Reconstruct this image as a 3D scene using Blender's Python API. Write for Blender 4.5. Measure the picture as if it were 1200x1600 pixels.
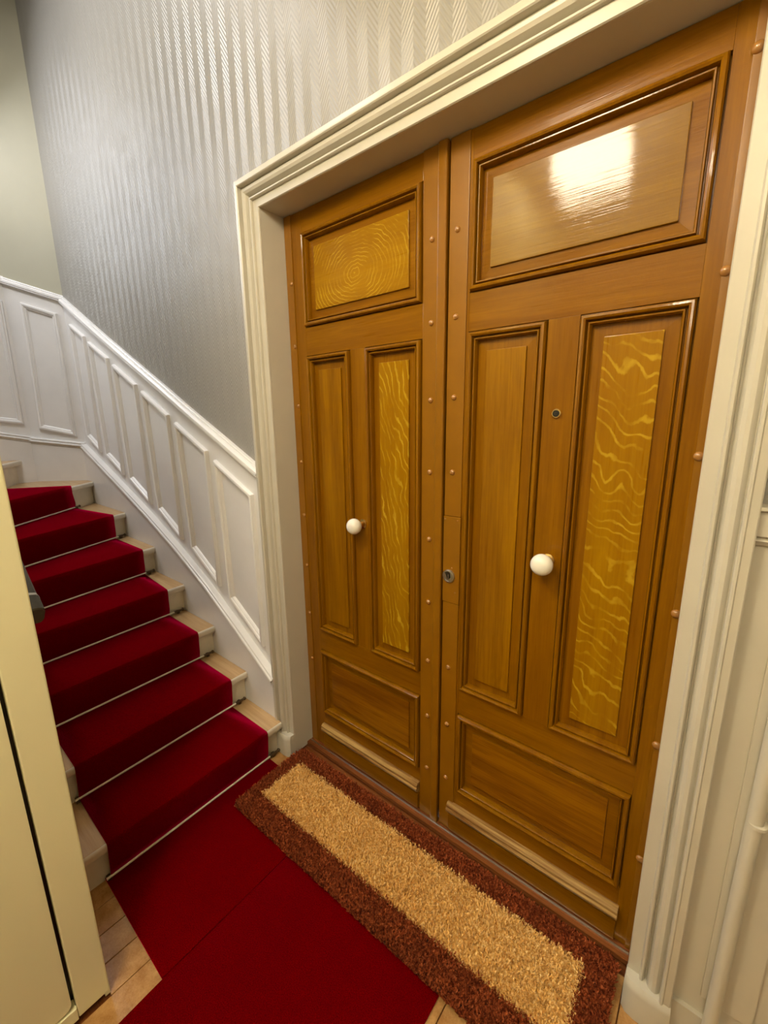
import bpy, bmesh, math, random
from mathutils import Vector, Matrix
random.seed(7)
for o in list(bpy.data.objects): bpy.data.objects.remove(o)
S = bpy.context.scene
COL = S.collection

# ------------------------------------------------------------------ camera
CAM_POS = (0.598, -1.111, 1.465)
YAW, PITCH, ROLL, FPX = 0.6834, 0.2170, -0.01308, 663.96
cy_, sy_, cp_, sp_ = math.cos(YAW), math.sin(YAW), math.cos(PITCH), math.sin(PITCH)
fw = Vector((-sy_*cp_, cy_*cp_, -sp_)); r0 = Vector((cy_, sy_, 0)); u0 = r0.cross(fw)
cr_, sr_ = math.cos(ROLL), math.sin(ROLL)
rt = cr_*r0 + sr_*u0; up = -sr_*r0 + cr_*u0
cam = bpy.data.cameras.new('camera'); camo = bpy.data.objects.new('camera', cam); COL.objects.link(camo)
m = Matrix((rt, up, -fw)).transposed().to_4x4(); m.translation = Vector(CAM_POS); camo.matrix_world = m
cam.sensor_fit = 'HORIZONTAL'; cam.sensor_width = 36.0; cam.lens = FPX/1200*36.0; cam.clip_start = 0.02
S.camera = camo

# ------------------------------------------------------------------ world, light, exposure
LAMP_POWER, LAMP_COL = 31.0, (1.0, 0.87, 0.64)
FILL_LAMP_POWER = 36.0  # second pendant, added out of view to fill the hall with light
SKY_POWER, SKY_COL = 18.0, (0.93, 0.94, 1.0)
UP_POWER, UP_COL = 18.0, (0.98, 0.95, 0.92)
vs = S.view_settings
vs.view_transform = 'Standard'; vs.look = 'None'; vs.exposure = 0.68; vs.gamma = 1.0; vs.use_curve_mapping = False
w = bpy.data.worlds.new('world'); S.world = w; w.use_nodes = True
w.node_tree.nodes['Background'].inputs[0].default_value = (0.75, 0.85, 1.0, 1)
w.node_tree.nodes['Background'].inputs[1].default_value = 0.6
def area(name, loc, look, sx, sy, power, col):
    l = bpy.data.lights.new(name, 'AREA'); l.shape = 'RECTANGLE'; l.size = sx; l.size_y = sy; l.energy = power; l.color = col
    o = bpy.data.objects.new(name, l); COL.objects.link(o); o.location = loc
    o.rotation_euler = (Vector(look)-Vector(loc)).to_track_quat('-Z', 'Y').to_euler(); return o
# daylight through the stair window (wall_left), behind its panes
area('daylight', (-3.20, -1.05, 3.02), (-2.0, -0.75, 1.6), 0.80, 1.40, SKY_POWER, SKY_COL)
# ceiling light of the upper flight, out of the frame
area('upper_flight_light', (-1.65, -1.05, 3.79), (-1.5, -0.75, 0), 0.7, 0.4, UP_POWER, UP_COL)

# ------------------------------------------------------------------ materials
def new_mat(name):
    mt = bpy.data.materials.new(name); mt.use_nodes = True
    nt = mt.node_tree; b = nt.nodes['Principled BSDF']; return mt, nt, b
def N(nt, typ, **kw):
    n = nt.nodes.new(typ)
    for k, v in kw.items():
        if k.startswith('i_'):
            key = k[2:]; key = int(key) if key.isdigit() else key.replace('_', ' ')
            n.inputs[key].default_value = v
        else: setattr(n, k, v)
    return n
def mth(nt, op, a, b=None, c=None):
    n = nt.nodes.new('ShaderNodeMath'); n.operation = op
    for i, v in enumerate((a, b, c)):
        if v is None: continue
        if isinstance(v, (int, float)): n.inputs[i].default_value = v
        else: nt.links.new(v, n.inputs[i])
    return n.outputs[0]
def mix(nt, fac, a, b):
    n = nt.nodes.new('ShaderNodeMix'); n.data_type = 'RGBA'
    for s, v in (('Factor', fac), ('A', a), ('B', b)):
        sock = [q for q in n.inputs if q.name == s and (q.type == ('VALUE' if s == 'Factor' else 'RGBA'))][0]
        if isinstance(v, (int, float)): sock.default_value = v
        elif isinstance(v, tuple): sock.default_value = (*v, 1) if len(v) == 3 else v
        else: nt.links.new(v, sock)
    return [q for q in n.outputs if q.type == 'RGBA'][0]
def ramp(nt, src, stops):
    n = nt.nodes.new('ShaderNodeValToRGB'); e = n.color_ramp.elements
    while len(e) < len(stops): e.new(0.5)
    for el, (p, c) in zip(e, stops):
        el.position = p; el.color = (*c, 1) if len(c) == 3 else c
    nt.links.new(src, n.inputs[0]); return n.outputs[0]
def bump(nt, b, h, strength, dist):
    n = N(nt, 'ShaderNodeBump', i_Strength=strength, i_Distance=dist); nt.links.new(h, n.inputs['Height'])
    nt.links.new(n.outputs[0], b.inputs['Normal'])
def objco(nt, scale=(1, 1, 1)):
    t = nt.nodes.new('ShaderNodeTexCoord'); mp = nt.nodes.new('ShaderNodeMapping'); mp.inputs['Scale'].default_value = scale
    nt.links.new(t.outputs['Object'], mp.inputs[0]); return mp.outputs[0]
def noise(nt, co, scale, detail=4, rough=0.55, dist=0.0):
    n = N(nt, 'ShaderNodeTexNoise', i_Scale=scale, i_Detail=detail, i_Roughness=rough, i_Distortion=dist); nt.links.new(co, n.inputs['Vector']); return n.outputs['Fac']

def plain(name, col, rough=0.5, var=0.06, nscale=6, bs=0.0, metallic=0.0, spec=0.5, fine=180):
    mt, nt, b = new_mat(name)
    co = objco(nt); nz = noise(nt, co, nscale, 5)
    c = ramp(nt, nz, [(0.3, tuple(v*(1-var) for v in col)), (0.7, tuple(min(1, v*(1+var)) for v in col))])
    nt.links.new(c, b.inputs['Base Color'])
    b.inputs['Roughness'].default_value = rough; b.inputs['Metallic'].default_value = metallic
    b.inputs['Specular IOR Level'].default_value = spec
    if bs: bump(nt, b, noise(nt, co, fine, 3), bs, 0.002)
    return mt

def oak(name, axis, light, dark, rays=None, rough=0.30, contrast=1.0, ring=None, coat=0.30):
    """varnished oak: grain runs along axis ('x' or 'z'); rays = lighter medullary flecks"""
    mt, nt, b = new_mat(name)
    gs = (1.6, 22, 22) if axis == 'x' else (22, 22, 1.6)
    n1 = noise(nt, objco(nt, gs), 1.0, 5, 0.6, 0.3)
    gf = (7, 190, 190) if axis == 'x' else (190, 190, 7)
    n2 = noise(nt, objco(nt, gf), 1.0, 3, 0.6)
    fac = mth(nt, 'ADD', mth(nt, 'MULTIPLY', n1, 0.68), mth(nt, 'MULTIPLY', n2, 0.32))
    mid = tuple((a+c)/2 for a, c in zip(light, dark))
    c = ramp(nt, fac, [(0.5-0.17/contrast, dark), (0.5, mid), (0.5+0.15/contrast, light)])
    nb = noise(nt, objco(nt, (2.2, 2.2, 1.4)), 1.0, 3)       # broad drift of the staining
    c = mix(nt, mth(nt, 'MULTIPLY', mth(nt, 'SUBTRACT', nb, 0.35), 0.55), c, dark)
    if rays or ring:
        col, amt = (rays or ring[2])[:2]
        t = nt.nodes.new('ShaderNodeTexCoord'); sp = nt.nodes.new('ShaderNodeSeparateXYZ'); nt.links.new(t.outputs['Object'], sp.inputs[0])
        X, Zc = sp.outputs[0], sp.outputs[2]
        w1 = mth(nt, 'SUBTRACT', noise(nt, objco(nt, (7, 7, 4)), 1.0, 2), 0.5)
        w2 = mth(nt, 'SUBTRACT', noise(nt, objco(nt, (26, 26, 18)), 1.0, 3), 0.5)
        if ring:
            dx = mth(nt, 'SUBTRACT', X, ring[0]); dz = mth(nt, 'MULTIPLY', mth(nt, 'SUBTRACT', Zc, ring[1]), 1.35)
            base = mth(nt, 'SQRT', mth(nt, 'ADD', mth(nt, 'MULTIPLY', dx, dx), mth(nt, 'MULTIPLY', dz, dz)))
            k1, k2, fr = 0.05, 0.028, 420.0
        else:
            tilt = rays[2]
            base = mth(nt, 'ADD', mth(nt, 'MULTIPLY', X, tilt[0]), mth(nt, 'MULTIPLY', Zc, tilt[1]))
            k1, k2, fr = tilt[2], 0.022, tilt[3]
        ph = mth(nt, 'ADD', base, mth(nt, 'ADD', mth(nt, 'MULTIPLY', w1, k1), mth(nt, 'MULTIPLY', w2, k2)))
        sn = mth(nt, 'SINE', mth(nt, 'MULTIPLY', ph, fr))
        line = ramp(nt, sn, [(0.62, (0, 0, 0)), (0.95, (1, 1, 1))])
        msk = ramp(nt, noise(nt, objco(nt, (15, 15, 11)), 1.0, 3, 0.6), [(0.40, (0.04,)*3), (0.60, (1, 1, 1))])
        c = mix(nt, mth(nt, 'MULTIPLY', mth(nt, 'MULTIPLY', line, msk), amt), c, col)
    nt.links.new(c, b.inputs['Base Color'])
    b.inputs['Specular IOR Level'].default_value = 0.12
    b.inputs['Coat Weight'].default_value = coat; b.inputs['Coat Roughness'].default_value = 0.055; b.inputs['Coat IOR'].default_value = 1.42
    rr = mth(nt, 'ADD', mth(nt, 'MULTIPLY', n2, 0.16), rough-0.08); nt.links.new(rr, b.inputs['Roughness'])
    hb = mth(nt, 'ADD', n2, mth(nt, 'MULTIPLY', n1, 0.3))
    bump(nt, b, hb, 0.16, 0.002)
    cb = N(nt, 'ShaderNodeBump', i_Strength=0.10, i_Distance=0.002); nt.links.new(hb, cb.inputs['Height'])
    nt.links.new(cb.outputs[0], b.inputs['Coat Normal'])
    return mt

def herringbone(name, col):
    """embossed zigzag wallpaper, painted over"""
    mt, nt, b = new_mat(name)
    t = nt.nodes.new('ShaderNodeTexCoord'); sp = nt.nodes.new('ShaderNodeSeparateXYZ'); nt.links.new(t.outputs['Object'], sp.inputs[0])
    hx = mth(nt, 'ADD', sp.outputs[0], mth(nt, 'MULTIPLY', sp.outputs[1], 1.0))
    tri = mth(nt, 'PINGPONG', hx, 0.036)
    ph = mth(nt, 'MULTIPLY', mth(nt, 'ADD', sp.outputs[2], mth(nt, 'MULTIPLY', tri, 1.5)), 2*math.pi/0.0165)
    s = mth(nt, 'SINE', ph)
    nz = noise(nt, objco(nt), 14, 4)
    h = mth(nt, 'MULTIPLY', mth(nt, 'ADD', s, 1.0), mth(nt, 'ADD', mth(nt, 'MULTIPLY', nz, 0.9), 0.15))
    big = noise(nt, objco(nt), 2.0, 4)
    c = ramp(nt, big, [(0.3, tuple(v*0.95 for v in col)), (0.7, tuple(min(1, v*1.03) for v in col))])
    nt.links.new(c, b.inputs['Base Color']); b.inputs['Roughness'].default_value = 0.38; b.inputs['Specular IOR Level'].default_value = 0.55
    bump(nt, b, h, 0.45, 0.0022); return mt

def carpet(name, col, dark):
    mt, nt, b = new_mat(name); co = objco(nt)
    n1 = noise(nt, co, 420, 2); n2 = noise(nt, co, 5, 4)
    c = ramp(nt, n1, [(0.3, dark), (0.7, col)])
    c = mix(nt, mth(nt, 'MULTIPLY', mth(nt, 'SUBTRACT', n2, 0.3), 0.5), c, dark)
    nt.links.new(c, b.inputs['Base Color']); b.inputs['Roughness'].default_value = 0.95; b.inputs['Specular IOR Level'].default_value = 0.0
    b.inputs['Sheen Weight'].default_value = 1.0; b.inputs['Sheen Roughness'].default_value = 0.30; b.inputs['Sheen Tint'].default_value = (1.0, 0.006, 0.09, 1)
    bump(nt, b, n1, 0.6, 0.003); return mt

def tufts(name, a, bcol, c3):
    mt, nt, b = new_mat(name); co = objco(nt)
    n1 = noise(nt, co, 150, 2); n2 = noise(nt, co, 14, 4)
    c = ramp(nt, n1, [(0.32, bcol), (0.5, a), (0.68, c3)])
    c = mix(nt, ramp(nt, n2, [(0.42, (0, 0, 0)), (0.7, (0.45, 0.45, 0.45))]), c, bcol)
    nt.links.new(c, b.inputs['Base Color']); b.inputs['Roughness'].default_value = 0.9; b.inputs['Specular IOR Level'].default_value = 0.15
    return mt

def metal_paint(name, col, rough):
    mt, nt, b = new_mat(name); co = objco(nt)
    n1 = noise(nt, co, 260, 2); n2 = noise(nt, co, 3, 3)
    c = ramp(nt, n2, [(0.3, tuple(v*0.96 for v in col)), (0.7, col)]); nt.links.new(c, b.inputs['Base Color'])
    b.inputs['Roughness'].default_value = rough; bump(nt, b, n1, 0.10, 0.001); return mt

def glow(name, col, strength):
    mt, nt, b = new_mat(name); b.inputs['Base Color'].default_value = (*col, 1)
    b.inputs['Emission Color'].default_value = (*col, 1); b.inputs['Emission Strength'].default_value = strength; return mt

M = {}
M['oak_v'] = oak('oak_upright', 'z', (0.282, 0.118, 0.0008), (0.180, 0.064, 0.0008))
M['oak_h'] = oak('oak_crosswise', 'x', (0.276, 0.116, 0.0008), (0.180, 0.064, 0.0008))
M['oak_mould'] = oak('oak_moulding', 'z', (0.271, 0.116, 0.0008), (0.180, 0.064, 0.0008), rough=0.24, coat=0.6)
M['oak_field_v'] = oak('oak_field_plain', 'z', (0.325, 0.146, 0.0008), (0.194, 0.073, 0.0008), contrast=1.2)
PALE = (0.55, 0.36, 0.02)
M['oak_field_ray'] = oak('oak_field_flecked', 'z', (0.342, 0.167, 0.0008), (0.259, 0.108, 0.0008), rays=(PALE, 0.62, (0.40, 0.62, 0.17, 300.0)))
M['oak_field_streak'] = oak('oak_field_streaked', 'z', (0.342, 0.167, 0.0008), (0.259, 0.108, 0.0008), rays=(PALE, 0.70, (0.85, 0.25, 0.13, 330.0)))
M['oak_field_ring'] = oak('oak_field_swirled', 'x', (0.342, 0.167, 0.0008), (0.271, 0.118, 0.0008), ring=(-0.42, 1.925, (PALE, 0.65)))
M['oak_field_h'] = oak('oak_field_crosswise', 'x', (0.270, 0.138, 0.0012), (0.190, 0.082, 0.0010), rough=0.32, coat=0.75)
M['oak_field_low'] = oak('oak_field_cathedral', 'x', (0.300, 0.122, 0.0015), (0.168, 0.055, 0.0008), contrast=1.6)
M['strip'] = plain('brown_painted_iron', (0.252, 0.102, 0.0015), 0.30, 0.08, 9, 0.1)
M['rivet'] = plain('brown_painted_rivet', (0.36, 0.165, 0.04), 0.20, 0.10, 40, spec=0.8)
M['worn'] = oak('worn_oak_moulding', 'x', (0.50, 0.32, 0.11), (0.17, 0.065, 0.012), contrast=1.9, rough=0.35)
M['porcelain'] = plain('white_porcelain', (0.86, 0.83, 0.74), 0.10, 0.01, 3)
M['brass'] = plain('aged_brass', (0.75, 0.55, 0.22), 0.25, 0.1, 20, metallic=1.0)
M['steel'] = plain('steel', (0.62, 0.60, 0.56), 0.28, 0.05, 30, metallic=1.0)
M['black'] = plain('black_void', (0.012, 0.010, 0.008), 0.35, 0.1, 10)
M['bronze'] = plain('dark_bronze', (0.10, 0.065, 0.035), 0.35, 0.2, 40, metallic=0.6)
M['rod'] = plain('pale_metal_rod', (0.90, 0.84, 0.70), 0.30, 0.06, 30, metallic=0.15)
M['wallpaper'] = herringbone('herringbone_wallpaper', (0.330, 0.312, 0.278))
M['wall'] = plain('painted_wall', (0.42, 0.39, 0.31), 0.5, 0.03, 5, 0.12)
M['wall_upper'] = plain('painted_stair_wall', (0.47, 0.45, 0.34), 0.55, 0.03, 5, 0.1)
M['white'] = plain('white_gloss_paint', (0.82, 0.805, 0.785), 0.30, 0.03, 7, 0.04, fine=60)
M['casing'] = plain('cream_gloss_paint', (0.57, 0.535, 0.445), 0.32, 0.03, 8, 0.04, fine=60)
M['cream_stair'] = plain('cream_stair_paint', (0.70, 0.64, 0.51), 0.42, 0.08, 12, 0.15)
M['tread'] = oak('worn_tread_wood', 'x', (0.62, 0.42, 0.22), (0.40, 0.24, 0.10), rough=0.35)
M['plank'] = oak('parquet_plank', 'z', (0.58, 0.34, 0.13), (0.34, 0.16, 0.045), rough=0.30)
M['ceiling'] = plain('ceiling_paint', (0.50, 0.47, 0.41), 0.7, 0.03, 4)
M['red'] = carpet('red_carpet', (0.20, 0.0003, 0.0014), (0.07, 0.0001, 0.0005))
M['mat_base'] = plain('mat_backing', (0.10, 0.022, 0.008), 0.9, 0.2, 60)
M['mat_brown'] = tufts('brown_coir', (0.32, 0.065, 0.016), (0.13, 0.022, 0.006), (0.50, 0.14, 0.045))
M['mat_beige'] = tufts('beige_coir', (0.93, 0.60, 0.20), (0.76, 0.42, 0.11), (1.0, 0.76, 0.38))
M['cream_metal'] = metal_paint('cream_metal_paint', (0.86, 0.82, 0.52), 0.38)
M['rail_grey'] = plain('dark_grey_handrail', (0.10, 0.10, 0.085), 0.42, 0.15, 40, 0.2)
M['threshold'] = oak('threshold_wood', 'x', (0.30, 0.10, 0.025), (0.14, 0.04, 0.012), rough=0.28)
M['lamp'] = glow('lamp_glass', LAMP_COL, LAMP_POWER); M['fill_lamp'] = glow('fill_lamp_glass', LAMP_COL, FILL_LAMP_POWER)
M['glass'] = plain('window_glass', (0.9, 0.93, 0.95), 0.05, 0.0, 3)
g = M['glass'].node_tree.nodes['Principled BSDF']; g.inputs['Transmission Weight'].default_value = 1.0; g.inputs['IOR'].default_value = 1.01

# ------------------------------------------------------------------ mesh helpers
def link(name, me, mat, parent=None):
    o = bpy.data.objects.new(name, me); COL.objects.link(o)
    if mat is not None:
        for mm in (mat if isinstance(mat, (list, tuple)) else [mat]): me.materials.append(mm)
    if parent is not None: o.parent = parent
    return o
def obj(name, bm, mat, parent=None, smooth=None):
    bmesh.ops.recalc_face_normals(bm, faces=bm.faces)
    me = bpy.data.meshes.new(name); bm.to_mesh(me); bm.free()
    if smooth is not None:
        for p in me.polygons: p.use_smooth = True
        me.set_sharp_from_angle(angle=math.radians(smooth))
    return link(name, me, mat, parent)
def props(o, label=None, cat=None, group=None, kind=None):
    for k, v in (('label', label), ('category', cat), ('group', group), ('kind', kind)):
        if v: o[k] = v
    return o
def empty(name, loc=(0, 0, 0)):
    o = bpy.data.objects.new(name, None); o.empty_display_size = 0.1; COL.objects.link(o); o.location = loc; return o
def box(x0, x1, y0, y1, z0, z1, bev=0.0, bm=None):
    nb = bmesh.new()
    v = [nb.verts.new((x, y, z)) for x in (x0, x1) for y in (y0, y1) for z in (z0, z1)]
    for f in ((0, 1, 3, 2), (4, 6, 7, 5), (0, 4, 5, 1), (2, 3, 7, 6), (0, 2, 6, 4), (1, 5, 7, 3)): nb.faces.new([v[i] for i in f])
    if bev: bmesh.ops.bevel(nb, geom=list(nb.edges), offset=bev, segments=2, affect='EDGES', profile=0.6)
    if bm is None: return nb
    me = bpy.data.meshes.new('t'); nb.to_mesh(me); nb.free(); bm.from_mesh(me); bpy.data.meshes.remove(me); return bm
def prism(poly, axis, a, b, bm=None, bev=0.0):
    """poly in the two remaining axes (xz for 'y', xy for 'z', yz for 'x'), extruded from a to b"""
    nb = bmesh.new()
    P = {'y': lambda p, t: (p[0], t, p[1]), 'z': lambda p, t: (p[0], p[1], t), 'x': lambda p, t: (t, p[0], p[1])}[axis]
    A = [nb.verts.new(P(p, a)) for p in poly]; B = [nb.verts.new(P(p, b)) for p in poly]
    nb.faces.new(A); nb.faces.new(B[::-1]); n = len(poly)
    for i in range(n): nb.faces.new((A[i], A[(i+1) % n], B[(i+1) % n], B[i]))
    if bev: bmesh.ops.bevel(nb, geom=list(nb.edges), offset=bev, segments=2, affect='EDGES', profile=0.6)
    if bm is None: return nb
    me = bpy.data.meshes.new('t'); nb.to_mesh(me); nb.free(); bm.from_mesh(me); bpy.data.meshes.remove(me); return bm
def sweep(path, nrm, prof, closed=False, ends=None, bm=None):
    """prof = [(a, b)]: a in the wall plane, across the path; b along nrm (out of the wall). ends = (dir0, dir1) mitre tangents"""
    bm = bm or bmesh.new(); nrm = Vector(nrm).normalized(); P = [Vector(p) for p in path]; n = len(P); rings = []
    for i in range(n):
        if closed: t0 = (P[i]-P[i-1]).normalized(); t1 = (P[(i+1) % n]-P[i]).normalized()
        else:
            t1 = (P[i+1]-P[i]).normalized() if i < n-1 else None; t0 = (P[i]-P[i-1]).normalized() if i > 0 else None
            if t0 is None: t0 = Vector(ends[0]).normalized() if ends and ends[0] else t1
            if t1 is None: t1 = Vector(ends[1]).normalized() if ends and ends[1] else t0
        s0, s1 = nrm.cross(t0), nrm.cross(t1); mt = s0+s1; mt /= max(1e-6, (1+s0.dot(s1)))
        rings.append([bm.verts.new(P[i]+mt*a+nrm*b) for a, b in prof])
    k = len(prof)
    for i in range(n if closed else n-1):
        A, B = rings[i], rings[(i+1) % n]
        for j in range(k-1): bm.faces.new((A[j], A[j+1], B[j+1], B[j]))
        bm.faces.new((A[k-1], A[0], B[0], B[k-1]))
    if not closed: bm.faces.new(rings[0][::-1]); bm.faces.new(rings[-1])
    return bm
def lathe(c, axis, prof, seg=24, bm=None):
    """prof = [(t, r)] along unit vector axis from point c"""
    bm = bm or bmesh.new(); ax = Vector(axis).normalized(); q = ax.to_track_quat('Z', 'Y'); c = Vector(c); R = []
    for t, r in prof:
        R.append([bm.verts.new(c+ax*t+q @ Vector((r*math.cos(2*math.pi*k/seg), r*math.sin(2*math.pi*k/seg), 0))) for k in range(seg)])
    for A, B in zip(R, R[1:]):
        for k in range(seg): bm.faces.new((A[k], A[(k+1) % seg], B[(k+1) % seg], B[k]))
    bm.faces.new(R[0][::-1]); bm.faces.new(R[-1]); return bm
def tube(a, b, r, seg=12, bm=None):
    a, b = Vector(a), Vector(b); return lathe(a, b-a, [(0, r), ((b-a).length, r)], seg, bm)
def dome(c, axis, r, h, seg=14, bm=None):
    return lathe(c, axis, [(0, r)]+[(h*math.sin(t), r*math.cos(t)) for t in (0.35, 0.7, 1.05, 1.35)]+[(h, r*0.05)], seg, bm)

# ================================================================== SETTING
WY = -0.10                                   # face of the door wall
C1 = (-2.865, -0.10); C2 = (-3.11, -0.345)   # the wall turns in two steps along the winders
HC, SC = 2.88, 3.83                          # hall ceiling, stairwell ceiling
JL, JR, DT = -0.753, 0.558, 2.17             # door opening

wall_back = props(obj('wall_back', prism([(-2.865, -0.1), (-0.775, -0.1), (-0.775, DT+0.02), (0.58, DT+0.02), (0.58, -0.1), (1.7, -0.1), (1.7, SC), (-2.865, SC)], 'y', WY, 0.06), M['wallpaper']),
    'embossed cream herringbone wallpaper wall holding the double door', 'wall', kind='structure')
d = 0.1
props(obj('wall_corner', prism([C1, C2, (C2[0]-0.12, C2[1]+0.05), (C1[0]-0.05, C1[1]+0.12)], 'z', -0.1, SC), M['wall_upper']),
    'short slanted wall piece above the winding steps, panelled below', 'wall', kind='structure')
WX = C2[0]
wy0, wy1, wz0, wz1 = -1.50, -0.62, 2.46, 3.72       # stair window, out of the frame
wl = bmesh.new()
box(WX-0.12, WX, -2.4, wy0, -0.1, SC, bm=wl); box(WX-0.12, WX, wy1, C2[1]+0.06, -0.1, SC, bm=wl)
box(WX-0.12, WX, wy0, wy1, -0.1, wz0, bm=wl); box(WX-0.12, WX, wy0, wy1, wz1, SC, bm=wl)
wall_left = props(obj('wall_left', wl, M['wall_upper']), 'plain cream wall beyond the winding steps', 'wall', kind='structure')
win = props(empty('window_1', (WX, (wy0+wy1)/2, wz0)), 'tall stair window lighting the winding steps', 'window', kind='structure')
for (a, b_, c, e) in ((wy0, wy0+0.05, wz0, wz1), (wy1-0.05, wy1, wz0, wz1), (wy0+0.05, wy1-0.05, wz0, wz0+0.05), (wy0+0.05, wy1-0.05, wz1-0.05, wz1), ((wy0+wy1)/2-0.02, (wy0+wy1)/2+0.02, wz0+0.05, wz1-0.05)):
    o = obj('frame_bar', box(WX-0.07, WX-0.03, a, b_, c, e, 0.004), M['white']); o.parent = win; o.matrix_parent_inverse = Matrix.Translation(-Vector(win.location))
ym = (wy0+wy1)/2
for (a, b_) in ((wy0+0.05, ym-0.02), (ym+0.02, wy1-0.05)):
    o = obj('pane', box(WX-0.052, WX-0.048, a, b_, wz0+0.05, wz1-0.05), M['glass']); o.parent = win; o.matrix_parent_inverse = Matrix.Translation(-Vector(win.location))
props(obj('wall_right', box(1.6, 1.7, -2.5, WY, -0.02, HC), M['wall']), 'plain hall wall on the camera side of the door', 'wall', kind='structure')
props(obj('wall_front', box(-3.23, 1.7, -2.5, -2.4, -0.1, SC), M['wall']), 'plain hall wall facing the double door', 'wall', kind='structure')
props(obj('ceiling', box(-0.70, 1.7, -2.4, WY, HC, HC+0.22), M['ceiling']), 'hall ceiling slab ending at the stairwell', 'ceiling', kind='structure')
props(obj('ceiling_stairwell', box(-3.23, 1.7, -2.4, 0.0, SC, SC+0.1), M['ceiling']), 'stairwell ceiling above the winding steps', 'ceiling', kind='structure')

floor = props(obj('floor', box(-3.2, 1.7, -2.45, WY+0.10, -0.06, -0.014), M['threshold']), 'parquet floor of long narrow wooden boards', 'floor', kind='structure')
bw = 0.0865; x = -0.9155
pl_mesh = {}
while x < 0.95:
    y = -0.03 if not -0.78 < x < 0.55 else -0.065
    y = min(y, -0.103) if (x < -0.70 or x > 0.47) else y
    first = True
    while y > -1.75:
        ln = random.uniform(0.28, 0.7) if first else 0.62
        y2 = max(y-ln, -1.8)
        if x+bw > -0.83 or y2 < -2:
            x0 = max(x, -0.832)
            if x0 < -0.485 and y2 < -0.94: y2 = -0.94 if y > -0.94 else y2
            if not (x0 < -0.49 and y <= -0.94):
                obj('plank', box(x0+0.0013, x+bw-0.0013, y2+0.0012, y-0.0012, -0.014, 0.0+random.uniform(-0.0006, 0.0004), 0.0012), M['plank'], floor)
        y = y2; first = False
        if x0 < -0.49 and y <= -0.94: break
    x += bw

# ---- wainscot on the door wall: field, sloped rail, panel frames, base moulding, stringer
RAIL = [(-2.868, 2.235), (-2.36, 1.981), (-1.967, 1.791), (-1.633, 1.632), (-1.347, 1.492), (-1.097, 1.374), (-0.852, 1.257)]
BASE = [(-2.868, 1.305), (-2.63, 1.213), (-2.284, 1.078), (-1.923, 0.931), (-1.615, 0.792), (-1.349, 0.654), (-1.116, 0.511), (-0.94, 0.398), (-0.850, 0.338)]
obj('wainscot', prism(RAIL+BASE[::-1], 'y', WY, WY-0.008), M['white'], wall_back)
RP = [(-0.022, 0), (-0.022, 0.012), (-0.016, 0.016), (-0.012, 0.014), (-0.010, 0.022), (-0.002, 0.030), (0.008, 0.031), (0.011, 0.026), (0.016, 0.028), (0.021, 0.022), (0.022, 0)]
BP = [(-0.024, 0), (-0.024, 0.030), (-0.021, 0.036), (-0.016, 0.038), (-0.012, 0.033), (-0.009, 0.033), (-0.006, 0.040), (0.001, 0.042), (0.005, 0.037), (0.007, 0.029), (0.010, 0.031), (0.016, 0.030), (0.020, 0.020), (0.021, 0.0)]
NB = (0, -1, 0)
props(obj('trim_1', sweep([(x_, WY, z_) for x_, z_ in RAIL[::-1]], NB, RP), M['white'], None, 30), 'white moulded dado rail climbing the wall beside the stairs', 'dado rail', kind='structure')
props(obj('trim_2', sweep([(x_, WY, z_) for x_, z_ in BASE[::-1]], NB, BP), M['white'], None, 30), 'white beaded moulding on top of the sloping stringer board', 'moulding', kind='structure')
LOW = [(-0.850, 0.0), (-0.865, -0.02), (-2.868, -0.02)]
props(obj('trim_3', prism([(x_, z_-0.018) for x_, z_ in BASE]+LOW, 'y', WY+0.001, WY-0.030), M['white']), 'white painted stringer board along the wall end of the steps', 'stringer', kind='structure')
FP = [(0, 0), (0, 0.010), (0.004, 0.017), (0.011, 0.019), (0.018, 0.016), (0.022, 0.010), (0.026, 0.011), (0.031, 0.006), (0.033, 0)]
def frame_on(parent, pts, nrm):
    # outline given TL, TR, BR, BL as seen from the room; profile goes inwards
    P = [Vector(p) for p in pts]; n_ = Vector(nrm)
    s = n_.cross(P[1]-P[0]); inward = (P[2]+P[3]-P[0]-P[1]).dot(s)
    if inward < 0: P = P[::-1]
    return obj('panel_frame', sweep(P, n_, FP, True), M['white'], parent, 30)
PAN = [[(-1.180, 1.295), (-0.911, 1.165), (-0.911, 0.475), (-1.160, 0.640)], [(-1.505, 1.460), (-1.238, 1.332), (-1.238, 0.680), (-1.480, 0.828)],
       [(-1.835, 1.622), (-1.572, 1.495), (-1.572, 0.856), (-1.812, 0.988)], [(-2.164, 1.782), (-1.898, 1.657), (-1.898, 1.008), (-2.148, 1.128)],
       [(-2.487, 1.940), (-2.229, 1.820), (-2.231, 1.150), (-2.465, 1.255)], [(-2.762, 2.075), (-2.545, 1.976), (-2.551, 1.272), (-2.757, 1.365)]]
for q in PAN: frame_on(wall_back, [(x_, WY-0.0075, z_) for x_, z_ in q], NB)
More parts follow.
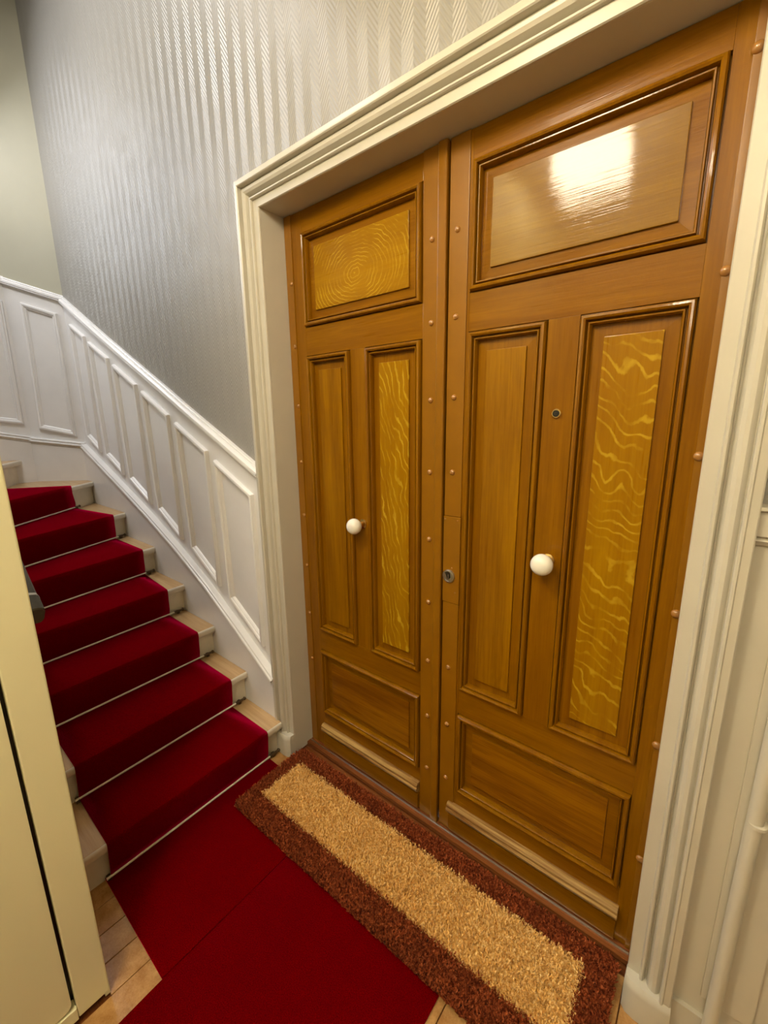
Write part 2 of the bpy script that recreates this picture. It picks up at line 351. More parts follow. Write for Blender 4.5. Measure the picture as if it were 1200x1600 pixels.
# diagonal piece of the wall
wc = bpy.data.objects['wall_corner']
dv = (Vector((C2[0], C2[1], 0))-Vector((C1[0], C1[1], 0))); dl = dv.length; dv.normalize(); dn = Vector((-dv.y, dv.x, 0))
if dn.dot(Vector((1, -1, 0))) < 0: dn = -dn
def dp(s, z): return Vector((C1[0], C1[1], z))+dv*s
zr1, zr2, zb1, zb2 = 2.235, 2.345, 1.305, 1.350
bmw = bmesh.new(); vv = [dp(0, zb1), dp(dl, zb2), dp(dl, zr2), dp(0, zr1)]
A = [bmw.verts.new(v) for v in vv]; B = [bmw.verts.new(v+dn*0.008) for v in vv]
bmw.faces.new(A); bmw.faces.new(B)
for i in range(4): bmw.faces.new((A[i], A[(i+1) % 4], B[(i+1) % 4], B[i]))
obj('wainscot', bmw, M['white'], wc)
props(obj('trim_4', sweep([dp(-0.004, zr1), dp(dl+0.004, zr2)], dn, RP), M['white'], None, 30), 'white dado rail piece on the slanted corner wall', 'dado rail', kind='structure')
props(obj('trim_5', sweep([dp(-0.004, zb1), dp(dl+0.004, zb2)], dn, BP), M['white'], None, 30), 'white base moulding piece on the slanted corner wall', 'moulding', kind='structure')
frame_on(wc, [dp(0.250, 2.215)+dn*.0075, dp(0.045, 2.150)+dn*.0075, dp(0.047, 1.372)+dn*.0075, dp(0.275, 1.425)+dn*.0075], dn)
vv = [dp(0, 1.0), dp(dl, 1.0), dp(dl, zb2-.018), dp(0, zb1-.018)]
bmw = bmesh.new(); A = [bmw.verts.new(v) for v in vv]; B = [bmw.verts.new(v+dn*0.030) for v in vv]
bmw.faces.new(A); bmw.faces.new(B)
for i in range(4): bmw.faces.new((A[i], A[(i+1) % 4], B[(i+1) % 4], B[i]))
obj('stringer', bmw, M['white'], wc)
# third wall
y1, y2 = C2[1], -0.80
NL = (1, 0, 0)
obj('wainscot', prism([(y1, zb2), (y2, zb2+0.10), (y2, zr2+0.10), (y1, zr2)], 'x', WX, WX+0.008), M['white'], wall_left)
props(obj('trim_6', sweep([(WX, y1+0.004, zr2), (WX, y2, zr2+0.10)], NL, RP), M['white'], None, 30), 'white dado rail piece beyond the slanted corner wall', 'dado rail', kind='structure')
props(obj('trim_7', sweep([(WX, y1+0.004, zb2), (WX, y2, zb2+0.10)], NL, BP), M['white'], None, 30), 'white base moulding piece beyond the slanted corner wall', 'moulding', kind='structure')
frame_on(wall_left, [(WX+.0075, -0.68, 2.30), (WX+.0075, -0.365, 2.22), (WX+.0075, -0.372, 1.455), (WX+.0075, -0.68, 1.50)], NL)
obj('stringer', prism([(y1, 1.0), (y2, 1.0), (y2, zb2+0.082), (y1, zb2-.018)], 'x', WX, WX+0.030), M['white'], wall_left)

# ---- door casing
cas = props(empty('trim_8', (0, 0, 0)), 'cream painted moulded casing around the double door', 'door casing', kind='structure')
CP = [(0, 0.0), (0.0, 0.004), (0.002, 0.007), (0.026, 0.008), (0.0265, 0.015), (0.0290, 0.0185), (0.0330, 0.0185), (0.0355, 0.015), (0.0375, 0.004), (0.0405, 0.004), (0.0420, 0.014), (0.0470, 0.0225), (0.0540, 0.0265), (0.0610, 0.0270), (0.0660, 0.0235), (0.0695, 0.0190), (0.0705, 0.0190), (0.0715, 0.036), (0.0740, 0.0385), (0.0775, 0.0385), (0.0795, 0.035), (0.092, 0.034), (0.094, 0.032), (0.094, 0.0)]
cpr = [(-a, b_) for a, b_ in CP]
UPV, RGV = (0, 0, 1), (1, 0, 0)
obj('casing_upright', sweep([(JL, WY, 0.095), (JL, WY, DT)], NB, CP, False, (None, RGV)), M['casing'], cas, 25)
obj('casing_head', sweep([(JL, WY, DT), (JR, WY, DT)], NB, CP, False, (UPV, (0, 0, -1))), M['casing'], cas, 25)
obj('casing_upright', sweep([(JR, WY, DT), (JR, WY, 0.095)], NB, CP, False, (RGV, None)), M['casing'], cas, 25)
def plinth(xa, xb):
    inner, outer = (xa, xb)
    s = 1 if xb > xa else -1
    nb = bmesh.new()
    prof = [(0, 0.0), (0, 0.030), (0.010, 0.041), (0.030, 0.045), (0.060, 0.045), (0.090, 0.043), (0.098, 0.040), (0.098, 0.0)]
    for (z, k, sc) in ((0.001, 1.0, 1.0), (0.080, 1.0, 1.0), (0.092, 0.94, 0.99), (0.099, 0.80, 0.97)):
        for a, b_ in prof: nb.verts.new((xa+s*(0.049+(a-0.049)*sc), WY-b_*k, z))
    nb.verts.ensure_lookup_table(); n = len(prof)
    for r in range(3):
        for j in range(n): nb.faces.new([nb.verts[i] for i in (r*n+j, r*n+(j+1) % n, (r+1)*n+(j+1) % n, (r+1)*n+j)])
    nb.faces.new([nb.verts[j] for j in range(n)]); nb.faces.new([nb.verts[3*n+j] for j in range(n)])
    return nb
obj('plinth_block', plinth(JL+0.002, JL-0.098), M['casing'], cas, 40)
obj('plinth_block', plinth(JR-0.002, JR+0.098), M['casing'], cas, 40)
obj('jamb_lining', box(JL-0.02, JL, WY+0.0005, 0.05, 0.0, DT), M['casing'], cas)
obj('jamb_lining', box(JR, JR+0.02, WY+0.0005, 0.05, 0.0, DT), M['casing'], cas)
obj('soffit_lining', box(JL-0.02, JR+0.02, WY+0.0005, 0.05, DT, DT+0.02), M['casing'], cas)

# ---- right of the casing
props(obj('baseboard_right', sweep([(1.6, WY, 0.055), (0.652, WY, 0.055)], NB, [(-0.05, 0), (-0.05, 0.014), (0.028, 0.014), (0.030, 0.018), (0.035, 0.019), (0.038, 0.014), (0.041, 0.016), (0.046, 0.014), (0.050, 0.006), (0.050, 0)][::-1]), M['casing'], None, 30),
    'cream baseboard between the casing and the wall pipe', 'baseboard', kind='structure')
props(obj('trim_9', sweep([(0.6505, WY, 1.268), (1.6, WY, 1.268)], NB, [(-0.036, 0), (-0.036, 0.010), (-0.028, 0.016), (-0.022, 0.012), (-0.018, 0.020), (0.026, 0.022), (0.030, 0.030), (0.036, 0.030), (0.038, 0.0)]), M['casing'], None, 30),
    'cream dado rail starting at the right door casing', 'dado rail', kind='structure')
obj('wainscot', box(0.640, 1.598, WY-0.003, WY, 0.0, 1.25), M['casing'], bpy.data.objects['wall_back'])
obj('backing_strip', box(0.700, 0.790, WY-0.010, WY-0.003, 0.16, 1.228, 0.002), M['casing'], bpy.data.objects['wall_back'])

# ================================================================== DOORS
def mould_frame(x0, x1, z0, z1):
    pr = [(0.0026, 0.012), (0.0026, -0.003), (0.0036, -0.008), (0.0062, -0.0120), (0.0105, -0.0132), (0.0145, -0.0108), (0.0160, -0.006), (0.0163, 0.004), (0.0188, 0.004), (0.0192, -0.005), (0.0205, -0.0070), (0.0230, -0.0068), (0.0250, -0.0035), (0.0262, 0.004), (0.0262, 0.012)]
    pr = [(a, -b_) for a, b_ in pr]
    return sweep([(x0, 0, z0), (x1, 0, z0), (x1, 0, z1), (x0, 0, z1)], NB, pr, True)
def field(x0, x1, z0, z1):
    """raised panel: sunk margin, sharp step and proud flat centre"""
    nb = bmesh.new(); e = 0.024; mg = 0.053
    R = []
    for ins, y in ((e, 0.012), (mg-0.003, 0.0105), (mg, 0.0105)):
        R.append([nb.verts.new(p) for p in ((x0+ins, y, z0+ins), (x1-ins, y, z0+ins), (x1-ins, y, z1-ins), (x0+ins, y, z1-ins))])
    back = [nb.verts.new(p) for p in ((x0+e, 0.022, z0+e), (x1-e, 0.022, z0+e), (x1-e, 0.022, z1-e), (x0+e, 0.022, z1-e))]
    for A, B in zip(R, R[1:]):
        for i in range(4): nb.faces.new((A[i], A[(i+1) % 4], B[(i+1) % 4], B[i]))
    nb.faces.new(R[-1]); nb.faces.new(back)
    for i in range(4): nb.faces.new((R[0][i], R[0][(i+1) % 4], back[(i+1) % 4], back[i]))
    box(x0-0.004, x1+0.004, 0.015, 0.030, z0-0.004, z1+0.004, bm=nb)
    ff = box(x0+mg, x1-mg, 0.0045, 0.0104, z0+mg, z1-mg, 0.0016)
    return nb, ff
Z = dict(T1=2.100, T0=1.790, M1=1.693, M0=0.594, B1=0.501, B0=0.196)
DZ0, DZ1 = 0.018, DT-0.002
def build_leaf(name, label, px, hinge, meet, mats):
    """px: four x positions of the panel edges in order left to right; hinge/meet: outer edges"""
    D = props(empty(name), label, 'door', kind='structure')
    xa, xb = (hinge, meet) if hinge < meet else (meet, hinge)
    th = 0.040
    obj('stile', box(xa, px[0], 0.0, th, DZ0, DZ1, 0.0008), M['oak_v'], D)
    obj('stile', box(px[3], xb, 0.0, th, DZ0, DZ1, 0.0008), M['oak_v'], D)
    for z0, z1 in ((Z['T1'], DZ1), (Z['M1'], Z['T0']), (Z['B1'], Z['M0']), (DZ0, Z['B0'])):
        obj('rail', box(px[0], px[3], 0.0004, th, z0, z1, 0.0008), M['oak_h'], D)
    obj('muntin', box(px[1], px[2], 0.0004, th, Z['M0'], Z['M1'], 0.0008), M['oak_v'], D)
    for (a, b_, z0, z1, key) in ((px[0], px[3], Z['T0'], Z['T1'], 'top'), (px[0], px[1], Z['M0'], Z['M1'], 'ml'), (px[2], px[3], Z['M0'], Z['M1'], 'mr'), (px[0], px[3], Z['B0'], Z['B1'], 'low')):
        nb, ff = field(a, b_, z0, z1)
        p = obj('panel', nb, M['oak_h'] if key in ('top', 'low') else M['oak_v'], D)
        f = obj('raised_field', ff, M[mats[key]], p)
        if key == 'top' and 'ring' in mats[key]: f['label'] = 'field with pale swirled oak figure'
        if 'ray' in mats[key] or 'streak' in mats[key]: f['label'] = 'field with pale wavy oak flecks'
        obj('panel_moulding', mould_frame(a, b_, z0, z1), M['oak_mould'], D, 40)
    # worn weatherboard at the foot
    ka, kb = (px[0]-0.004, px[3]) if hinge < meet else (px[0]-0.026, px[3]+0.004)
    o = obj('kick_moulding', sweep([(kb, 0.0, 0.112), (ka, 0.0, 0.112)], NB, [(-0.026, -0.002), (-0.026, 0.012), (-0.018, 0.020), (-0.010, 0.019), (-0.004, 0.024), (0.004, 0.022), (0.012, 0.014), (0.018, 0.006), (0.020, -0.002)][::-1]), M['worn'], D, 35)
    o['label'] = 'worn pale moulding at the door foot'
    obj('kick_board', box(ka+0.002, kb-0.002, -0.010, 0.0, DZ0+0.004, 0.088, 0.002), M['oak_h'], D)
    return D
LX = (-0.663, -0.445, -0.377, -0.152); RX = (0.0, 0.215, 0.288, 0.511)
door_l = build_leaf('door_1', 'golden oak door leaf nearer the stairs, white knob and swirled top panel', LX, JL+0.002, -0.071, dict(top='oak_field_ring', ml='oak_field_v', mr='oak_field_streak', low='oak_field_low'))
door_r = build_leaf('door_2', 'golden oak door leaf with peephole, lock and white knob', RX, JR-0.002, -0.0655, dict(top='oak_field_h', ml='oak_field_v', mr='oak_field_ray', low='oak_field_low'))
# edge strips and rivets
obj('rebate_strip', box(-0.0720, -0.0600, 0.041, 0.052, DZ0, DZ1), M['oak_v'], door_l)
obj('edge_strip', box(-0.1475, -0.100, -0.0045, 0.0, DZ0, DZ1, 0.0012), M['strip'], door_l)
obj('overlap_bead', sweep([(-0.084, 0.0, DZ1), (-0.084, 0.0, DZ0-0.012)], NB, [(-0.0155, 0.0), (-0.0153, 0.007), (-0.0125, 0.0105), (-0.009, 0.0115), (0.0105, 0.0115), (0.0130, 0.0095), (0.0140, 0.006), (0.0140, 0.0)]), M['strip'], door_l, 30)
obj('edge_strip', box(JL+0.003, -0.714, -0.0040, 0.0, DZ0, DZ1, 0.0012), M['strip'], door_l)
obj('edge_strip', box(-0.0640, -0.0075, -0.0035, 0.0, 1.172, DZ1, 0.001), M['strip'], door_r)
obj('edge_strip', box(-0.0640, -0.0075, -0.0035, 0.0, DZ0, 0.888, 0.001), M['strip'], door_r)
obj('edge_strip', box(0.541, JR-0.003, -0.0040, 0.0, DZ0, DZ1, 0.0012), M['strip'], door_r)
rv = None
def rivet(x_, z_, y_, D, r=0.0085):
    o = obj('rivet', dome((x_, y_, z_), NB, r, r*0.75, 12), M['rivet'], D, 60); return o
zs = [0.222+0.2156*i for i in range(9)]
for z_ in zs: rivet(-0.118, z_, -0.0044, door_l)
for i, z_ in enumerate(zs):
    rivet(-0.723, z_-0.0 if i else 0.3, -0.0039, door_l, 0.0080) if i not in (0,) else None
    if abs(z_-0.869) > 0.03 and abs(z_-1.085) > 0.05: rivet(-0.039, z_+0.005, -0.0034, door_r)
for z_ in (0.328, 0.675, 1.023, 1.379, 1.732, 2.085): rivet(0.547, z_, -0.0039, door_r, 0.0100)
# lock plate, cylinder
lp = obj('lock_plate', box(-0.0645, -0.0060, -0.0060, 0.0, 0.890, 1.170, 0.0012), M['strip'], door_r)
for x_, z_ in ((-0.016, 1.160), (-0.060, 1.160), (-0.033, 1.006), (-0.020, 0.926)):
    obj('screw', dome((x_, -0.006, z_), NB, 0.0026, 0.0016, 10), M['rivet'], lp, 60)
lc = obj('lock_cylinder', lathe((-0.042, -0.006, 0.978), NB, [(0, 0.0215), (0.003, 0.0215), (0.0055, 0.0195), (0.006, 0.0165), (0.004, 0.0155)], 32), M['steel'], door_r, 40)
obj('keyway', prism([(-0.055, 0.992), (-0.046, 0.997), (-0.036, 0.990), (-0.035, 0.975), (-0.043, 0.964), (-0.047, 0.975)], 'y', -0.0095, -0.0115), M['black'], lc)
obj('key_slot', box(-0.0425, -0.0395, -0.0135, -0.0095, 0.966, 0.985, 0.0008), M['steel'], lc)
ph = obj('peephole', lathe((0.2495, 0.0, 1.471), NB, [(0, 0.0115), (0.003, 0.0115), (0.0045, 0.0098), (0.0045, 0.0085), (0.0025, 0.0080)], 24), M['brass'], door_r, 40)
ln_ = obj('peephole_lens', lathe((0.2495, -0.0024, 1.471), NB, [(0, 0.0079), (0.0012, 0.0078), (0.0012, 0.0035), (0.0022, 0.0030), (0.0024, 0.001)], 20), M['black'], ph, 40)
def knob(x_, z_, D):
    prof = [(0.026, 0.006), (0.028, 0.012), (0.032, 0.0215), (0.040, 0.0265), (0.049, 0.0285), (0.058, 0.0272), (0.065, 0.0230), (0.070, 0.0170), (0.0725, 0.0080), (0.073, 0.0008)]
    k = obj('knob', lathe((x_, 0, z_), NB, prof, 36), M['porcelain'], D, 60); k['label'] = 'white porcelain knob'
    obj('knob_collar', lathe((x_, 0, z_), NB, [(0.0, 0.017), (0.003, 0.017), (0.005, 0.0115), (0.012, 0.0100), (0.022, 0.0100), (0.026, 0.0125), (0.0285, 0.0125)], 24), M['brass'], k, 40)
knob(-0.404, 1.093, door_l); knob(0.2555, 1.091, door_r)
props(obj('threshold', sweep([(JR-0.0, -0.018, 0.0), (JL+0.0, -0.018, 0.0)], (0, 0, 1), [(-0.040, 0.0), (-0.040, 0.006), (-0.036, 0.012), (-0.016, 0.0145), (0.016, 0.0145), (0.016, 0.0)][::-1]), M['threshold'], None, 30),
    'dark wooden threshold under the double door', 'threshold')
th_ = bpy.data.objects['threshold']
obj('metal_strip', box(JL+0.005, JR-0.005, -0.018, -0.012, 0.0140, 0.0185, 0.001), M['steel'], th_)

# ================================================================== STAIRS
RISE = 0.153
# nosing lines: (wall end, stair-eye end)
NOSE = [((-0.800, -0.132), (-0.786, -0.925)), ((-1.045, -0.132), (-1.018, -0.925)), ((-1.303, -0.132), (-1.272, -0.925)), ((-1.580, -0.132), (-1.512, -0.925)),
        ((-1.890, -0.132), (-1.715, -0.925)), ((-2.255, -0.132), (-1.880, -0.925)), ((-2.745, -0.132), (-2.020, -0.925)), ((-3.079, -0.425), (-2.130, -0.925)), ]
OV = 0.030
def at_y(line, y):
    (a, b_) = line; t = (y-a[1])/(b_[1]-a[1]); return (a[0]+(b_[0]-a[0])*t, y)
def lerp(a, b_, t): return (a[0]+(b_[0]-a[0])*t, a[1]+(b_[1]-a[1])*t)
def off(line, d_):
    (a, b_) = line; dx, dy = b_[0]-a[0], b_[1]-a[1]; L = math.hypot(dx, dy); n = (dy/L, -dx/L)
    if n[0] > 0 or (abs(n[0]) < 0.2 and n[1] > 0): n = (-n[0], -n[1])
    return ((a[0]+n[0]*d_, a[1]+n[1]*d_), (b_[0]+n[0]*d_, b_[1]+n[1]*d_))
stair = props(empty('staircase', (-0.8, -0.5, 0)), 'winding staircase with worn wooden treads and cream risers', 'staircase')
inv = Matrix.Translation(-Vector(stair.location))
def spart(name, bm, mat, smooth=None):
    o = obj(name, bm, mat, stair, smooth); o.matrix_parent_inverse = inv; return o
TT = 0.034
for i, ln in enumerate(NOSE):
    z = RISE*(i+1)
    nx = off(NOSE[i+1], OV+0.012) if i+1 < len(NOSE) else ((-3.079, -0.925), (-2.5, -0.925))
    poly = [ln[0], ln[1], nx[1], nx[0]]
    if i == 6: poly = [ln[0], ln[1], nx[1], (-3.079, -0.465), (-3.079, -0.355), (-2.853, -0.132)]
    if i < 6: poly = [ln[0], ln[1], at_y(nx, -0.925), at_y(nx, -0.132)]
    nb = prism(poly, 'z', z-TT, z)
    # round the nosing edge
    ed = [e for e in nb.edges if all(min((Vector((v.co.x, v.co.y))-Vector(ln[0])).length, (Vector((v.co.x, v.co.y))-Vector(ln[1])).length) < 1e-4 for v in e.verts) and abs(e.verts[0].co.z-e.verts[1].co.z) < 1e-5 and e.calc_length() > 0.1]
    bmesh.ops.bevel(nb, geom=ed, offset=0.011, segments=4, affect='EDGES', profile=0.5)
    bmesh.ops.recalc_face_normals(nb, faces=nb.faces)
    for f in nb.faces: f.material_index = 0 if f.normal.z > 0.9 else 1
    spart('tread', nb, [M['tread'], M['cream_stair']], 40)
    y_w = -0.131
    r0_ = off(ln, OV); r1_ = off(ln, OV+0.016); c0 = off(ln, OV-0.010)
    rp = [r0_[0], r0_[1], r1_[1], r1_[0]]
    if i < 7: rp = [at_y(r0_, y_w), at_y(r0_, -0.925), at_y(r1_, -0.925), at_y(r1_, y_w)]
    spart('riser', prism(rp, 'z', RISE*i-0.005 if i else 0.0, z-TT), M['cream_stair'])
    # cove under the nosing
    if i < 7: spart('nosing_cove', prism([at_y(c0, y_w-0.001), at_y(c0, -0.924), at_y(r0_, -0.924), at_y(r0_, y_w-0.001)], 'z', z-TT-0.012, z-TT), M['cream_stair'])

# ---- stair runner: cross-section along each edge, lofted
YR = [-0.212, -0.219, -0.223, -0.226, -0.205, -0.212, -0.300, -0.62]
YL = [-0.828]*6+[-0.80, -0.82]
def on(line, y):
    (a, b_) = line; t = (y-a[1])/(b_[1]-a[1]); return Vector((a[0]+(b_[0]-a[0])*t, y, 0))
def runner_rows():
    rows = []   # each row: list of points from right edge to left edge
    K = 9
    T = 0.007
    for i in range(7):
        z0, z1 = RISE*i, RISE*(i+1)
        ln = NOSE[i]
        yr_b = YR[i]+0.004 if i < 6 else -0.285
        def row(d_, z, yr, yl, out=0.0):
            L = off(ln, d_); r = []
            for k in range(K):
                y = yr+(yl-yr)*k/(K-1); p = on(L, y); p.z = z; r.append(p)
            rows.append(r)
        yr, yl = YR[i], YL[i]
        row(OV-T-0.006, z0+T+0.001, yr_b, yl); row(OV-T-0.016, z0+0.045, yr_b, yl); row(-T+0.002, z1-TT-0.006, yr, yl)
        row(-T-0.0006, z1-TT/2, yr, yl)
        row(-T+0.0004, z1-0.002, yr, yl); row(-T+0.004, z1+T-0.0025, yr, yl); row(0.004, z1+T, yr, yl)
        # tread back
        nx = NOSE[i+1]; L = off(nx, OV-T)
        yb = (YR[i+1]+0.004 if i < 5 else -0.285) if i < 6 else -0.60
        r = []
        for k in range(K):
            y = yb+(YL[i+1]-yb)*k/(K-1); p = on(L, y); p.z = z1+T; r.append(p)
        rows.append(r)
    return rows
rows = runner_rows()
nb = bmesh.new(); V = [[nb.verts.new(p) for p in r] for r in rows]
for A, B in zip(V, V[1:]):
    for k in range(len(A)-1): nb.faces.new((A[k], A[k+1], B[k+1], B[k]))
bmesh.ops.recalc_face_normals(nb, faces=nb.faces)
if sum(f.normal.z for f in nb.faces) < 0: bmesh.ops.reverse_faces(nb, faces=nb.faces)
me = bpy.data.meshes.new('stair_runner'); nb.to_mesh(me); nb.free()
for p in me.polygons: p.use_smooth = True
me.set_sharp_from_angle(angle=math.radians(38))
run = props(link('stair_runner', me, M['red']), 'deep red carpet runner climbing the stair treads under metal rods', 'carpet')
md = run.modifiers.new('thick', 'SOLIDIFY'); md.thickness = 0.0055; md.offset = -1

# ---- stair rods
for i in range(7):
    L = off(NOSE[i], OV-0.017); ye = -0.156 if i < 6 else -0.262
    a = on(L, ye); b_ = on(L, -0.842); z = RISE*i+(0.016 if i else 0.016)
    dirv = (b_-a).normalized()
    t = props(empty('stair_rod', (a.x, a.y, z-0.012)), {0: 'pale stair rod on the floor at the foot of the first riser', 6: 'topmost visible pale stair rod, shortest, on the narrowing step'}.get(i, 'pale metal stair rod at the back of the %s tread from the floor' % ['', 'first', 'second', 'third', 'fourth', 'fifth', 'sixth'][i]), 'stair rod', 'stair rods across the red runner')
    iv = Matrix.Translation(-Vector(t.location))
    a.z = b_.z = z
    o = obj('bar', tube(a+dirv*0.03, b_, 0.0042, 12), M['rod'], t, 60); o.matrix_parent_inverse = iv
    nb = tube(a, a+dirv*0.034, 0.0055, 12)
    o = obj('end_finial', lathe(a-dirv*0.012, dirv, [(0, 0.001), (0.002, 0.006), (0.007, 0.0085), (0.012, 0.006), (0.015, 0.0050), (0.034, 0.0062), (0.054, 0.0062)], 14), M['bronze'], t, 50); o.matrix_parent_inverse = iv
    pc = a+dirv*0.020
    o = obj('bracket', box(pc.x-0.014, pc.x+0.004, pc.y-0.006, pc.y+0.006, z-0.0145, z+0.002, 0.0015), M['bronze'], t); o.matrix_parent_inverse = iv
    pc = b_-dirv*0.008
    o = obj('bracket', box(pc.x-0.014, pc.x+0.004, pc.y-0.006, pc.y+0.006, z-0.0145, z+0.002, 0.0015), M['bronze'], t); o.matrix_parent_inverse = iv

# ---- handrail end beside the enclosure
hr = props(empty('handrail', (-0.62, -0.905, 0.85)), 'dark grey handrail end with rounded cap beside the cream metal enclosure', 'handrail')
hiv = Matrix.Translation(-Vector(hr.location))
HP = [(-0.026, -0.020), (0.026, -0.020), (0.030, 0.0), (0.024, 0.016), (0.010, 0.022), (-0.010, 0.022), (-0.024, 0.016), (-0.030, 0.0)]
def rail_sweep(path, prof):
    nb = bmesh.new(); R = []
    P = [Vector(p) for p in path]
    for i, p in enumerate(P):
        t = ((P[i+1]-p) if i < len(P)-1 else (p-P[i-1])).normalized() if i == 0 or i == len(P)-1 else ((P[i+1]-p).normalized()+(p-P[i-1]).normalized()).normalized()
        s = Vector((0, 1, 0)); u = s.cross(t).normalized(); u = u if u.z*1 > 0 or abs(u.z) < 0.3 else -u
        R.append([nb.verts.new(p+s*a+u*b_) for a, b_ in prof])
    n = len(prof)
    for A, B in zip(R, R[1:]):
        for j in range(n): nb.faces.new((A[j], A[(j+1) % n], B[(j+1) % n], B[j]))
    nb.faces.new(R[0]); nb.faces.new(R[-1]); return nb
slope = 0.70
RY = -0.909
sdir = Vector((1, 0, -slope)).normalized()
e0 = Vector((-0.705, RY, 0.992))
o = obj('rail', rail_sweep([e0-sdir*0.055, e0-sdir*0.3, e0-sdir*1.2], HP), M['rail_grey'], hr, 40); o.matrix_parent_inverse = hiv
CAPP = [(-0.027, -0.036), (0.022, -0.036), (0.028, -0.028), (0.030, 0.010), (0.026, 0.022), (0.012, 0.028), (-0.012, 0.028), (-0.027, 0.024)]
nb = rail_sweep([e0-sdir*0.050, e0-sdir*0.006, e0], CAPP)
bmesh.ops.bevel(nb, geom=[e for e in nb.edges if e.calc_length() > 0.004], offset=0.003, segments=2, affect='EDGES')
o = obj('end_cap', nb, M['rail_grey'], hr, 50); o.matrix_parent_inverse = hiv
o = obj('rail_ferrule', rail_sweep([e0-sdir*0.058, e0-sdir*0.049], [(a*1.06, b_*1.06+0.001) for a, b_ in HP]), M['steel'], hr, 40); o.matrix_parent_inverse = hiv
for xk in (-0.9, -1.5):
    zk = e0.z+(e0.x-xk)*slope
    o = obj('rail_bracket', tube((xk, RY, zk-0.012), (xk, -0.9372, zk-0.05), 0.007, 10), M['bronze'], hr, 50); o.matrix_parent_inverse = hiv

# ================================================================== METAL ENCLOSURE
EX, EY, EH = -0.490, -0.938, 2.70
en = props(empty('metal_enclosure', (EX, -1.5, 0)), 'cream painted metal enclosure with dark door gap, hiding the stair eye', 'enclosure')
eiv = Matrix.Translation(-Vector(en.location))
def epart(name, bm, mat, smooth=None):
    o = obj(name, bm, mat, en, smooth); o.matrix_parent_inverse = eiv; return o
epart('core', box(-2.05, EX-0.030, -2.39, EY-0.012, 0.002, EH), M['black'])
epart('side_sheet', box(-2.05, EX-0.002, EY-0.0118, EY, 0.0, EH), M['cream_metal'])
epart('corner_post', box(EX-0.030, EX, EY-0.069, EY-0.0002, 0.012, EH, 0.003), M['cream_metal'])
epart('bottom_strip', box(EX-0.028, EX+0.002, -2.38, EY-0.0698, 0.010, 0.046, 0.002), M['cream_metal'])
# door leaf with a rounded lower corner
yl0, zl0, rad = EY-0.0775, 0.053, 0.018
poly = [(yl0, EH)]+[(yl0-rad+rad*math.cos(t), zl0+rad-rad*math.sin(t)) for t in (0, 0.4, 0.8, 1.2, math.pi/2)]+[(-2.30, zl0), (-2.30, EH)]
epart('access_door', prism(poly, 'x', EX-0.024, EX-0.001), M['cream_metal'])
epart('foot', box(-2.04, EX-0.012, -2.38, EY-0.015, 0.0, 0.012), M['black'])
nb = bmesh.new()
for k in range(5):
    dome((EX-0.0012, -1.083-0.0030*k, 0.0965+0.0022*k), (1, 0, 0), 0.0032-0.0003*abs(k-2), 0.0008, 8, nb)
epart('paint_chip', nb, M['bronze'])

# ================================================================== CARPET, MAT, PIPE
hc = props(empty('hall_carpet', (-0.1, -0.9, 0)), 'deep red carpet laid on the floor between the stairs and the door mat', 'carpet')
hiv2 = Matrix.Translation(-Vector(hc.location))
for poly in ([(-0.812, -0.200), (-0.4095, -0.200), (-0.4095, -0.842), (-0.826, -0.842)], [(-0.4065, -0.200), (0.188, -0.200), (0.188, -1.75), (-0.385, -1.75), (-0.4065, -0.852)]):
    o = obj('carpet_piece', prism(poly, 'z', 0.0006, 0.0075, None, 0.002), M['red'], hc, 40); o.matrix_parent_inverse = hiv2

mat_ang = math.radians(1.2)
mt_ = props(empty('door_mat', (-0.096, -0.243, 0.008)), 'thick beige coir door mat with dark brown border before the double door', 'door mat')
mt_.rotation_euler[2] = mat_ang
MX, MY = 0.630, 0.172           # half size
fx0, fx1, fy0, fy1 = -0.575, 0.562, -0.085, 0.108
def slab(x0, x1, y0, y1, h): return box(x0, x1, y0, y1, 0.0, h, 0.003)
bmb = bmesh.new()
for q in ((-MX, MX, -MY, fy0), (-MX, MX, fy1, MY), (-MX, fx0, fy0, fy1), (fx1, MX, fy0, fy1)): box(*q, 0.0, 0.009, bm=bmb)
bord = obj('border', bmb, M['mat_base'], mt_)
fld = obj('field', box(fx0, fx1, fy0, fy1, 0.0, 0.0095), M['mat_beige'], mt_)
def pile(name, n, area_fn, h, parent, mat):
    vs, fs = [], []
    R = random.random
    while len(fs) < n:
        p = area_fn()
        if p is None: continue
        x_, y_ = p
        a = R()*6.283; ww = 0.0018+0.0014*R(); hh = h*(0.65+0.5*R())
        lx, ly = (R()-0.5)*0.020, (R()-0.5)*0.020
        i = len(vs); dx, dy = math.cos(a)*ww, math.sin(a)*ww
        vs += [(x_-dx, y_-dy, 0.006), (x_+dx, y_+dy, 0.006), (x_+lx+dx*0.6, y_+ly+dy*0.6, 0.006+hh), (x_+lx-dx*0.6, y_+ly-dy*0.6, 0.006+hh)]
        fs.append((i, i+1, i+2, i+3))
    me = bpy.data.meshes.new(name); me.from_pydata(vs, [], fs); o = link(name, me, mat, parent); o['kind'] = 'stuff'; return o
def in_border():
    x_, y_ = random.uniform(-MX-0.004, MX+0.004), random.uniform(-MY-0.004, MY+0.004)
    jx = random.gauss(0, 0.003)
    if fx0+jx < x_ < fx1+jx and fy0+jx < y_ < fy1+jx: return None
    if abs(x_) > MX-0.02 and abs(y_) > MY-0.02 and math.hypot(abs(x_)-MX+0.02, abs(y_)-MY+0.02) > 0.023: return None
    return x_, y_
pile('border_pile', 46000, in_border, 0.013, bord, M['mat_brown'])
pile('field_pile', 46000, lambda: (random.uniform(fx0, fx1)+random.gauss(0, .002), random.uniform(fy0, fy1)+random.gauss(0, .002)), 0.014, fld, M['mat_beige'])

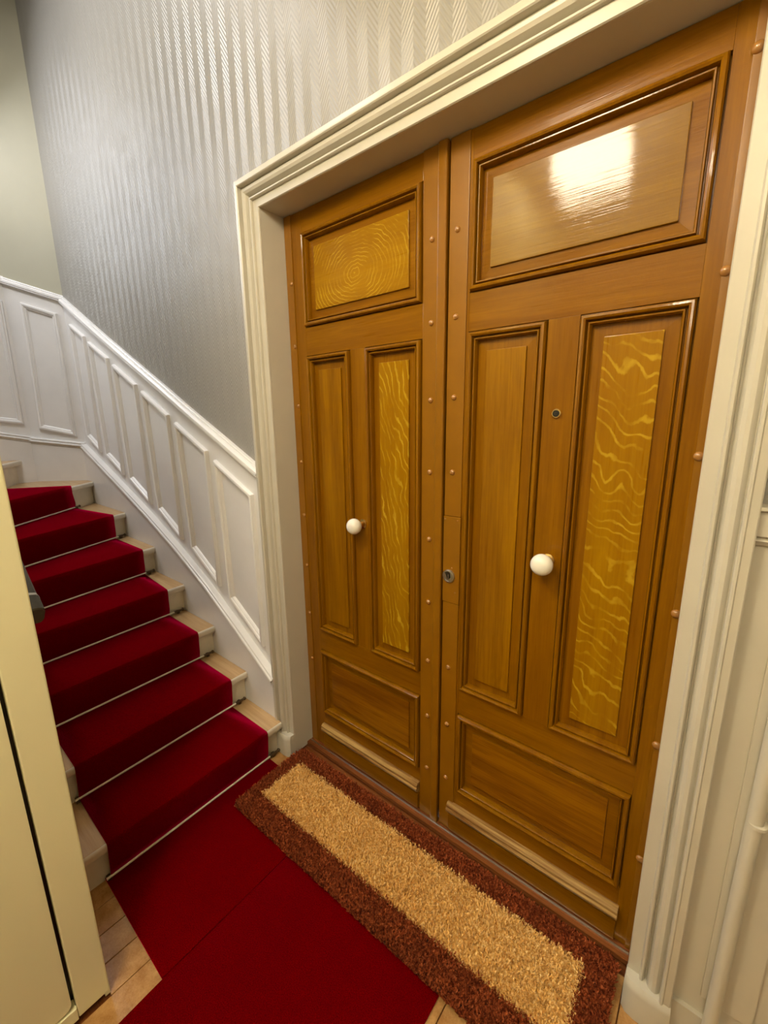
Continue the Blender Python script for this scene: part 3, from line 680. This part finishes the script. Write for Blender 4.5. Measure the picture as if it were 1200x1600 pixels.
pp = props(empty('wall_pipe', (0.731, -0.128, 0)), 'thin cream painted wall pipe with one clamp, right of the door casing', 'pipe')
piv = Matrix.Translation(-Vector(pp.location))
for o in (obj('pipe_run', tube((0.722, -0.129, 0.001), (0.738, -0.129, HC-0.001), 0.0135, 20), M['casing'], pp, 60),
          obj('pipe_clamp', lathe((0.7295, -0.129, 0.676), (0.006, 0, 1), [(0, 0.0136), (0.001, 0.0165), (0.008, 0.0165), (0.009, 0.0136)], 20), M['casing'], pp, 40),
          obj('clamp_stud', tube((0.727, -0.129, 0.68), (0.727, WY-0.009, 0.68), 0.005, 10), M['casing'], pp, 60),
          obj('foot_collar', lathe((0.722, -0.129, 0.001), (0, 0, 1), [(0, 0.021), (0.006, 0.021), (0.010, 0.0145)], 20), M['casing'], pp, 40)):
    o.matrix_parent_inverse = piv

# ---- hanging lanterns in the hall (out of the frame; nearer shade mirrored in the varnish, the farther one added as fill light)
def pendant(name, label, lx, ly, lz, sx, sz, mat):
    la = props(empty(name, (lx, ly, HC)), label, 'lamp', 'pendant lamps in the hall')
    liv = Matrix.Translation(-Vector(la.location))
    for o in (obj('glass_shade', box(lx-sx, lx+sx, ly-sx, ly+sx, lz-sz, lz+sz, 0.006), mat, la),
              obj('cap', box(lx-sx-0.008, lx+sx+0.008, ly-sx-0.008, ly+sx+0.008, lz+sz, lz+sz+0.014, 0.003), M['brass'], la),
              obj('stem', tube((lx, ly, lz+sz+0.012), (lx, ly, HC-0.012), 0.008, 12), M['brass'], la, 60),
              obj('ceiling_rose', lathe((lx, ly, HC-0.02), (0, 0, 1), [(0, 0.03), (0.012, 0.05), (0.0195, 0.052)], 24), M['brass'], la, 40)):
        o.matrix_parent_inverse = liv
pendant('pendant_lamp', 'square glowing glass pendant lamp hanging in the hall before the door', -0.125, -1.45, 2.715, 0.150, 0.105, M['lamp'])
pendant('pendant_lamp', 'smaller glowing glass pendant added as fill light further along the hall', 0.76, -2.20, 2.72, 0.110, 0.110, M['fill_lamp'])
